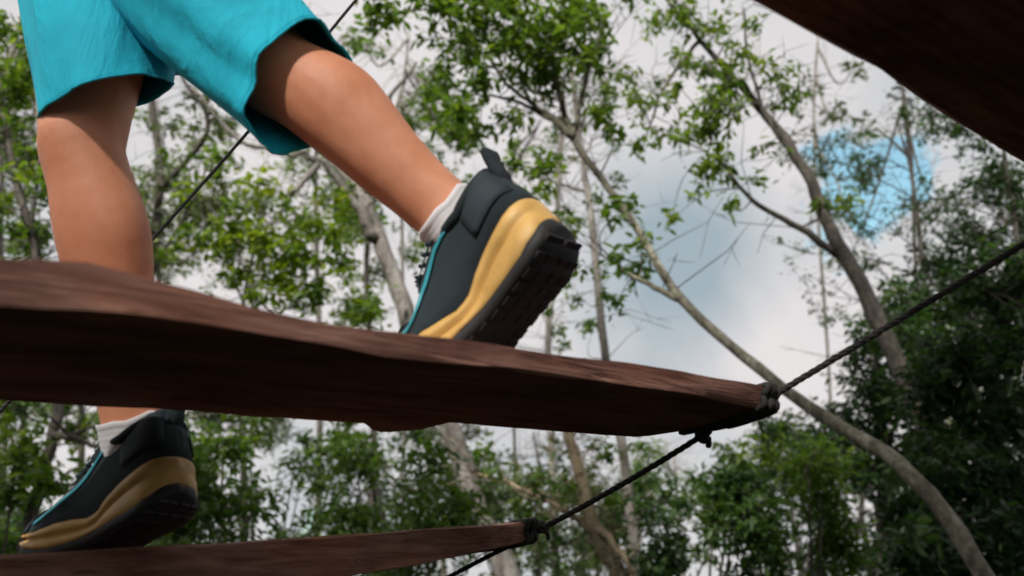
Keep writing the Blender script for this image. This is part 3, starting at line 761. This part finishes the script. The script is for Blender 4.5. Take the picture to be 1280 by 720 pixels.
# tree to the right with hanging yellow-green foliage
tree('leaning_tree', 'leaning brown-grey tree beside the blue sky gap with hanging yellow-green leaves',
    path_px([(1180, 600, 6.6), (1092, 388, 7.0), (1042, 295, 7.2), (1002, 205, 7.4), (950, 135, 7.6), (875, 50, 7.8), (820, -20, 8.0)]), .10, .014,
    [(path_px([(1052, 322, 7.2), (1000, 285, 7.2), (940, 250, 7.2), (900, 200, 7.2)]), .04),
     (path_px([(950, 140, 7.6), (925, 100, 7.4), (900, 130, 7.2), (885, 190, 7.1)]), .025),
     (path_px([(1002, 205, 7.4), (960, 150, 7.5), (935, 70, 7.6), (930, 10, 7.7)]), .025),
     (path_px([(875, 50, 7.8), (830, 110, 7.5), (805, 180, 7.3)]), .022)],
    [cl(830, 20, 7.6, 45, 150), cl(885, 30, 7.6, 40, 130), cl(895, 110, 7.3, 32, 150), cl(880, 160, 7.2, 36, 220), cl(890, 205, 7.1, 30, 160), cl(905, 130, 7.2, 36, 180), cl(875, 235, 7.1, 18, 40),
     cl(845, 120, 7.4, 26, 70), cl(805, 130, 7.4, 34, 90), cl(800, 180, 7.3, 24, 50), cl(830, 165, 7.3, 26, 60), cl(930, 70, 7.5, 40, 110), cl(965, 95, 7.5, 34, 60), cl(780, 90, 7.5, 28, 60), cl(930, 230, 7.2, 32, 40), cl(960, 180, 7.4, 36, 40), cl(860, -20, 7.7, 60, 220)],
    'leaf_yellow', 'bark_dark', .085, tone_mu=.45, droop=.7)
# pale trunk seen between the legs and under the plank
tree('pale_tree', 'thick pale-barked tree seen between the bent leg and raised shoe',
    path_px([(640, 740, 7.6), (598, 640, 7.8), (566, 545, 8.0), (520, 430, 8.2), (486, 330, 8.4), (455, 250, 8.6), (425, 205, 8.8), (380, 120, 9.2), (350, 20, 9.6)]), .135, .05,
    [(path_px([(470, 300, 8.4), (430, 235, 8.4), (398, 200, 8.3), (360, 190, 8.2)]), .06),
     (path_px([(398, 205, 8.3), (360, 250, 8.0), (330, 300, 7.8)]), .04),
     (path_px([(455, 250, 8.6), (470, 150, 8.6), (520, 80, 8.5)]), .05),
     (path_px([(360, 190, 8.2), (300, 175, 8.1), (240, 110, 8.0)]), .035),
     (path_px([(330, 300, 7.8), (280, 300, 7.7), (220, 330, 7.6)]), .025)],
    [cl(330, 300, 7.8, 36, 190), cl(375, 320, 7.8, 42, 260), cl(300, 275, 7.8, 36, 150), cl(275, 305, 7.7, 28, 110), cl(430, 330, 7.9, 34, 150), cl(345, 360, 7.8, 40, 220), cl(400, 365, 7.8, 30, 150), cl(460, 390, 7.9, 34, 160),
     cl(320, 230, 7.9, 30, 120), cl(300, 340, 7.8, 30, 120), cl(240, 290, 7.7, 26, 70), cl(380, 270, 8, 30, 80), cl(230, 190, 8.0, 30, 50), cl(275, 200, 8.0, 30, 70), cl(245, 240, 7.9, 26, 50), cl(420, 290, 8.1, 24, 60), cl(195, 320, 7.7, 26, 60)],
    'leaf_yellow', 'bark_pale', .105, tone_mu=.55)
# thin upright trunks
tree('thin_tree', 'thin upright pale trunk directly right of the raised shoe',
    path_px([(800, 735, 8.0), (790, 660, 8.0), (778, 560, 8.1), (757, 450, 8.3), (745, 330, 8.5), (735, 240, 8.7), (724, 170, 8.9), (715, 90, 9.1)]), .065, .03,
    [(path_px([(735, 240, 8.7), (700, 230, 8.7), (660, 215, 8.6)]), .02), (path_px([(724, 170, 8.9), (740, 120, 9), (770, 90, 9)]), .02)],
    [cl(668, 240, 8.6, 30, 70), cl(690, 200, 8.6, 30, 80), cl(760, 100, 9, 24, 40), cl(700, 260, 8.6, 24, 40), cl(715, 60, 9.1, 40, 90)], 'leaf_mid', 'bark_pale', .09)
tree('thin_tree', 'very thin straight trunk half hidden behind the raised shoe',
    path_px([(690, 560, 10), (685, 440, 10.2), (692, 330, 10.5), (700, 200, 11), (705, 120, 11.4)]), .055, .03, [], [cl(700, 150, 11, 30, 60), cl(706, 100, 11.4, 36, 80)], 'leaf_mid', 'bark_pale', .09)
tree('forked_tree', 'ochre forked trunk below the middle plank beside the slanting rope',
    path_px([(800, 760, 6.4), (765, 705, 6.5), (742, 655, 6.6), (724, 590, 6.8), (710, 540, 7.0), (690, 470, 7.4)]), .085, .04,
    [(path_px([(745, 668, 6.6), (700, 635, 6.8), (640, 605, 7.0), (590, 590, 7.2)]), .032), (path_px([(742, 655, 6.6), (775, 690, 6.3), (800, 730, 6.1)]), .04)],
    [cl(600, 570, 7.2, 30, 60), cl(700, 570, 7.0, 26, 30)], 'leaf_mid', 'bark_ochre', .09)
# left side
tree('slim_tree', 'slim dark tree at the shorts side, left of the straight leg',
    path_px([(20, 730, 5.6), (42, 640, 5.7), (62, 560, 5.8), (72, 500, 5.9), (60, 380, 6.1), (38, 290, 6.3), (14, 200, 6.5), (0, 100, 6.8), (-12, 0, 7)]), .055, .02,
    [(path_px([(66, 545, 5.8), (95, 548, 5.7), (120, 560, 5.6)]), .03), (path_px([(38, 290, 6.3), (50, 200, 6.5), (70, 120, 6.6)]), .02), (path_px([(14, 200, 6.5), (-30, 130, 6.6), (-70, 90, 6.7)]), .02)],
    [cl(22, 40, 6.7, 36, 130), cl(30, 100, 6.6, 34, 140), cl(10, 160, 6.6, 34, 90), cl(35, 220, 6.4, 28, 60), cl(10, 270, 6.4, 30, 60), cl(-30, 90, 6.7, 50, 160), cl(50, 60, 6.6, 30, 90), cl(25, 330, 6.2, 26, 40)], 'leaf_yellow', 'bark_dark', .09, tone_mu=.35)
tree('slim_tree', 'slim grey tree glimpsed between the two legs under the shorts',
    path_px([(140, 640, 9), (165, 500, 9.2), (185, 350, 9.5), (200, 240, 9.8), (190, 130, 10.2), (170, 20, 10.6)]), .07, .04,
    [(path_px([(200, 240, 9.8), (260, 160, 9.6), (230, 100, 9.6), (215, 60, 9.6)]), .04), (path_px([(185, 350, 9.5), (230, 270, 9.4), (260, 210, 9.4)]), .03)],
    [cl(215, 160, 9.7, 36, 90), cl(250, 130, 9.6, 30, 70), cl(190, 220, 9.6, 34, 90), cl(230, 260, 9.5, 30, 80), cl(185, 290, 9.5, 30, 70), cl(270, 180, 9.5, 30, 60)], 'leaf_grey', 'bark_dark', .10, tone_mu=.5)
# fine dark twigged trees on the right, against the sky
for k, (bx, tx, ty, lab) in enumerate(((1330, 1240, 60, 'feathery dark tree right of the blue sky gap, under the overhead plank'), (1205, 1120, 150, 'sparse small-leaved dark tree rising in front of the blue sky gap'))):
    d = 8.2 + k
    r = random.Random(k + 50)
    tp = [(bx, 740, d), (bx - 30, 520, d + .2), (bx - 50, 350, d + .5), (tx + 20, 220, d + .8), (tx, ty, d + 1.1)]
    br, cm = [], []
    for q in range(11):
        y = 120 + 40 * q if k == 0 else 180 + 34 * q
        a = interp(y, [ty, 220, 350, 520], [tx, tx + 20, bx - 50, bx - 30])
        ex = a - r.uniform(60, 150) * (1 if q % 3 else -1); ey = y - r.uniform(10, 60)
        br.append((path_px([(a, y, d + .6), ((a + ex) / 2, (y + ey) / 2 - 12, d + .4), (ex, ey, d + .2)]), .009))
        for t in (.45, .7, 1.0): cm.append(cl(a + (ex - a) * t, y + (ey - y) * t, d + .3, r.uniform(20, 38), r.uniform(60, 120)))
    tree('feathery_tree', lab, path_px(tp), .07, .010, br, cm, 'leaf_dark', 'bark_dark', .060, tone_mu=.5, width=.34)
# dense dark trees at the right edge
dense = [('dense_tree', 'dense dark green tree filling the right edge below the rising rope', 1260, 5.8, [(1280, 420), (1210, 440), (1160, 480), (1240, 520), (1180, 560), (1270, 600), (1300, 330), (1230, 360)], 62, 420),
         ('dense_tree', 'mid green bushy tree just right of the middle plank end', 1110, 8.0, [(1090, 430), (1130, 400), (1080, 480), (1130, 500), (1060, 540), (1110, 570), (1160, 430), (1020, 560)], 50, 330),
         ('dense_tree', 'tall dark tree behind the rising rope where it leaves the plank', 1330, 9.0, [(1250, 230), (1290, 280), (1220, 290), (1180, 340), (1270, 340), (1140, 370), (1330, 200), (1240, 400), (1190, 400)], 48, 300)]
for nm, lab, bx, d, cs, rp, n in dense:
    r = random.Random(bx)
    tr_ = [(bx, 760, d), (bx - 5, 640, d + .2), (bx - 12, 520, d + .4), (bx - 20, 430, d + .7)]
    br = [(path_px([(bx - 10, min(y + 70, 700), d + .3), ((bx + x) / 2, y + 30, d + .1), (x, y, d)]), .03) for x, y in cs]
    tree(nm, lab, path_px(tr_), .12, .03, br, [cl(x + r.uniform(-14, 14), y + r.uniform(-14, 14), d + r.uniform(-.4, .4), rp, n) for x, y in cs for _ in (0, 1)], 'leaf_dark', 'bark_dark', .085, tone_mu=.5)
# understorey bushes along the bottom
bush_spec = [
    ('dark glossy bush at the foot of the leaning slender trunk', 1220, 5.0, (1130, 1330), (600, 800), 16, 60, 330, 'leaf_dark', .35),
    ('bright green bush below the middle plank end', 1000, 6.8, (900, 1110), (575, 800), 15, 52, 300, 'leaf_mid', .42),
    ('deep green bush behind the lower slanting rope', 860, 6.4, (800, 960), (600, 800), 13, 50, 280, 'leaf_dark', .7),
    ('leafy green bush under the middle of the reddish plank', 470, 6.6, (380, 580), (560, 760), 15, 50, 260, 'leaf_mid', .38),
    ('broad green bush directly right of the standing shoe', 290, 6.2, (200, 400), (540, 760), 16, 50, 270, 'leaf_mid', .30),
    ('yellow-green bush left of the standing shoe', 10, 5.6, (-80, 70), (530, 760), 13, 44, 220, 'leaf_yellow', .35),
    ('pale green bush behind the forked trunk', 680, 8.6, (590, 790), (600, 780), 13, 46, 200, 'leaf_grey', .5),
    ('dark leafy bush behind the yellow-green one, left of the standing shoe', 60, 8.2, (-140, 150), (500, 780), 22, 50, 260, 'leaf_dark', .7),
    ('tall green thicket behind the standing shoe and its neighbour bush', 330, 8.4, (190, 480), (520, 780), 24, 44, 170, 'leaf_mid', .35),
    ('shady thicket behind the slanting lower rope and ochre trunk', 790, 9.4, (640, 930), (590, 790), 20, 42, 170, 'leaf_dark', .9),
    ('dark thicket behind the bright green bush', 1060, 9.2, (960, 1190), (540, 790), 28, 46, 250, 'leaf_dark', .6),
    ('black-green thicket under the dense tree at the rope', 1260, 7.2, (1140, 1380), (480, 800), 30, 56, 300, 'leaf_dark', .3),
    ('mixed green thicket below the middle of the long plank', 520, 9.4, (420, 640), (575, 780), 15, 40, 140, 'leaf_yellow', .3),
    ('yellowish bush peeking above the bright green one near the plank knot', 970, 8.8, (900, 1050), (555, 640), 9, 34, 150, 'leaf_yellow', .4)]
for i, (lab, bx, d, xr, yr, cnt, rp, n, mt, tm) in enumerate(bush_spec):
    cm = scatter(xr[0], xr[1], yr[0], yr[1], d - .6, d + .6, cnt, rp, n, i + 200)
    base = P(bx, 766, d); base.z = 0
    stems = [([base, base.lerp(c, .5) + Vector((0, 0, .2)), c], .02) for c, _, _ in cm[::2]]
    tree('bush', lab, [base + Vector((0, 0, -.05)), base + Vector((0, 0, .6)), base + Vector((.05, .05, 1.3))], .05, .02, stems, cm, mt, 'bark_dark', .085, to_ground=False, cat='bush', tone_mu=tm, group='bushes of the understorey')
# far trees closing the view, smaller in the picture
far = [(1030, 14, 990, 1090, 40, 330), (640, 15, 560, 700, 150, 320), (500, 13, 430, 590, 40, 300), (1120, 13, 1060, 1200, 70, 330), (20, 10, -30, 60, 10, 330), (-60, 14, -40, 60, 40, 480), (30, 15, 0, 90, 150, 520), (110, 13, 40, 190, 330, 560), (210, 16, 150, 290, 120, 420), (310, 14, 240, 380, 250, 560), (400, 17, 330, 470, 40, 300), (470, 15, 420, 560, 120, 420),
       (560, 16, 500, 620, 520, 640), (660, 18, 600, 740, 540, 660), (840, 17, 780, 920, 560, 680), (1000, 18, 940, 1070, 560, 680), (1180, 15, 1110, 1250, 330, 600), (1330, 14, 1250, 1400, 200, 560), (170, 12, 100, 330, 500, 700), (480, 12, 380, 600, 540, 720), (760, 12, 640, 880, 600, 740), (1080, 12, 980, 1160, 540, 720), (1290, 11, 1190, 1400, 420, 740), (-20, 12, -120, 80, 440, 720)]
for i, (bx, d, x0, x1, y0, y1) in enumerate(far):
    area = (x1 - x0) * (y1 - y0); cnt = max(7, int(area / 1500))
    cnt = min(cnt, 34)
    cm = scatter(x0, x1, y0, y1, d - 1, d + 1, cnt + (10 if bx < 600 and False else 0) - (cnt // 2 if bx in (1030, 640, 1120) else 0), 30, 130 if bx not in (1030, 640, 1120) else 60, i + 300)
    base = P(bx, 766, d); base.z = -.05
    t2 = P(bx + random.uniform(-20, 20), (y0 + y1) / 2, d); t3 = P(bx + random.uniform(-40, 40), y0, d + .5)
    dark = bx > 1050 or y0 > 480
    tree('forest_tree', 'distant small-leaved forest tree behind the bridge', [base, base.lerp(t2, .5) + Vector((.1, 0, 0)), t2, t3], .035 if bx in (1030, 640, 1120, 500) else .09, .02, [([t2.lerp(t3, random.random()), t2.lerp(c, .6) + Vector((0, 0, .3)), c], .025) for c, _, _ in cm[::3]], cm,
         'leaf_dark' if dark and i % 2 else ('leaf_grey', 'leaf_yellow', 'leaf_mid')[i % 3], 'bark_dark' if i % 2 else 'bark_pale', .12, to_ground=False, group='distant forest trees', tone_mu=.5)

# unseen bushes and tall trees, added to shade the ground and plank undersides,
# with a gap shaped to let the sun down onto the bridge
r = random.Random(77)
for k in range(15):
    a = math.radians(95 + 170 * k / 14 + r.uniform(-4, 4)); d = r.uniform(3.6, 5.2)
    base = Vector((math.sin(a) * d, math.cos(a) * d, 0)); h = r.uniform(2.0, 2.8)
    cm = [(base + Vector((r.gauss(0, .45), r.gauss(0, .45), r.uniform(.2, h))), .5, 130) for _ in range(13)]
    tree('bush', 'unseen leafy bush added behind the camera for shade', [base + Vector((0, 0, -.05)), base + Vector((0, 0, h * .5)), base + Vector((.1, .1, h * .9))], .05, .02, [], cm,
         ('leaf_dark', 'leaf_mid')[k % 2], 'bark_dark', .13, to_ground=False, cat='bush', group='unseen shade bushes behind the camera')
def in_gap(c, rad):  # leaf clumps are left out along the sun's line to the bridge
    for q in (Vector((-.65, 1.0, 2.5)), Vector((-.3, .7, 1.8)), Vector((.5, 1.1, 1.8))):
        v = c - q; t = v.dot(sdir)
        if t > 0 and (v - sdir * t).length < rad: return True
    return False
for k, (x, y) in enumerate(((-3.2, -1.6), (-1.2, -4.0), (1.6, -3.2), (3.4, -.8), (-4.2, 1.2), (4.2, 1.8), (-3.0, -5.5), (3.6, -5.0))):
    top = Vector((x * .7, y * .7 + .3, r.uniform(6.0, 7.0)))
    cm = []
    while len(cm) < 34:
        c = top + Vector((r.uniform(-2.4, 2.4), r.uniform(-2.4, 2.4), r.uniform(-1.0, 1.0)))
        if in_gap(c, 1.7) or PIX(c)[2] > 0 and PIX(c)[1] > -160: 
            if r.random() < .9: 
                cm.append(None)
                continue
            continue
        cm.append((c, .6, 120))
    cm = [c for c in cm if c]
    tree('added_shade_tree', 'unseen tall tree added around the camera for overhead shade', [Vector((x, y, -.05)), Vector((x * .95, y * .95, 2.5)), Vector((x * .85, y * .85, 4.6)), top], .12, .05,
         [([Vector((x * .85, y * .85, 4.6)), top.lerp(c[0], .5), c[0]], .03) for c in cm[::5]], cm, 'leaf_mid', 'bark_grey', .16, to_ground=False, group='unseen shade trees overhead')
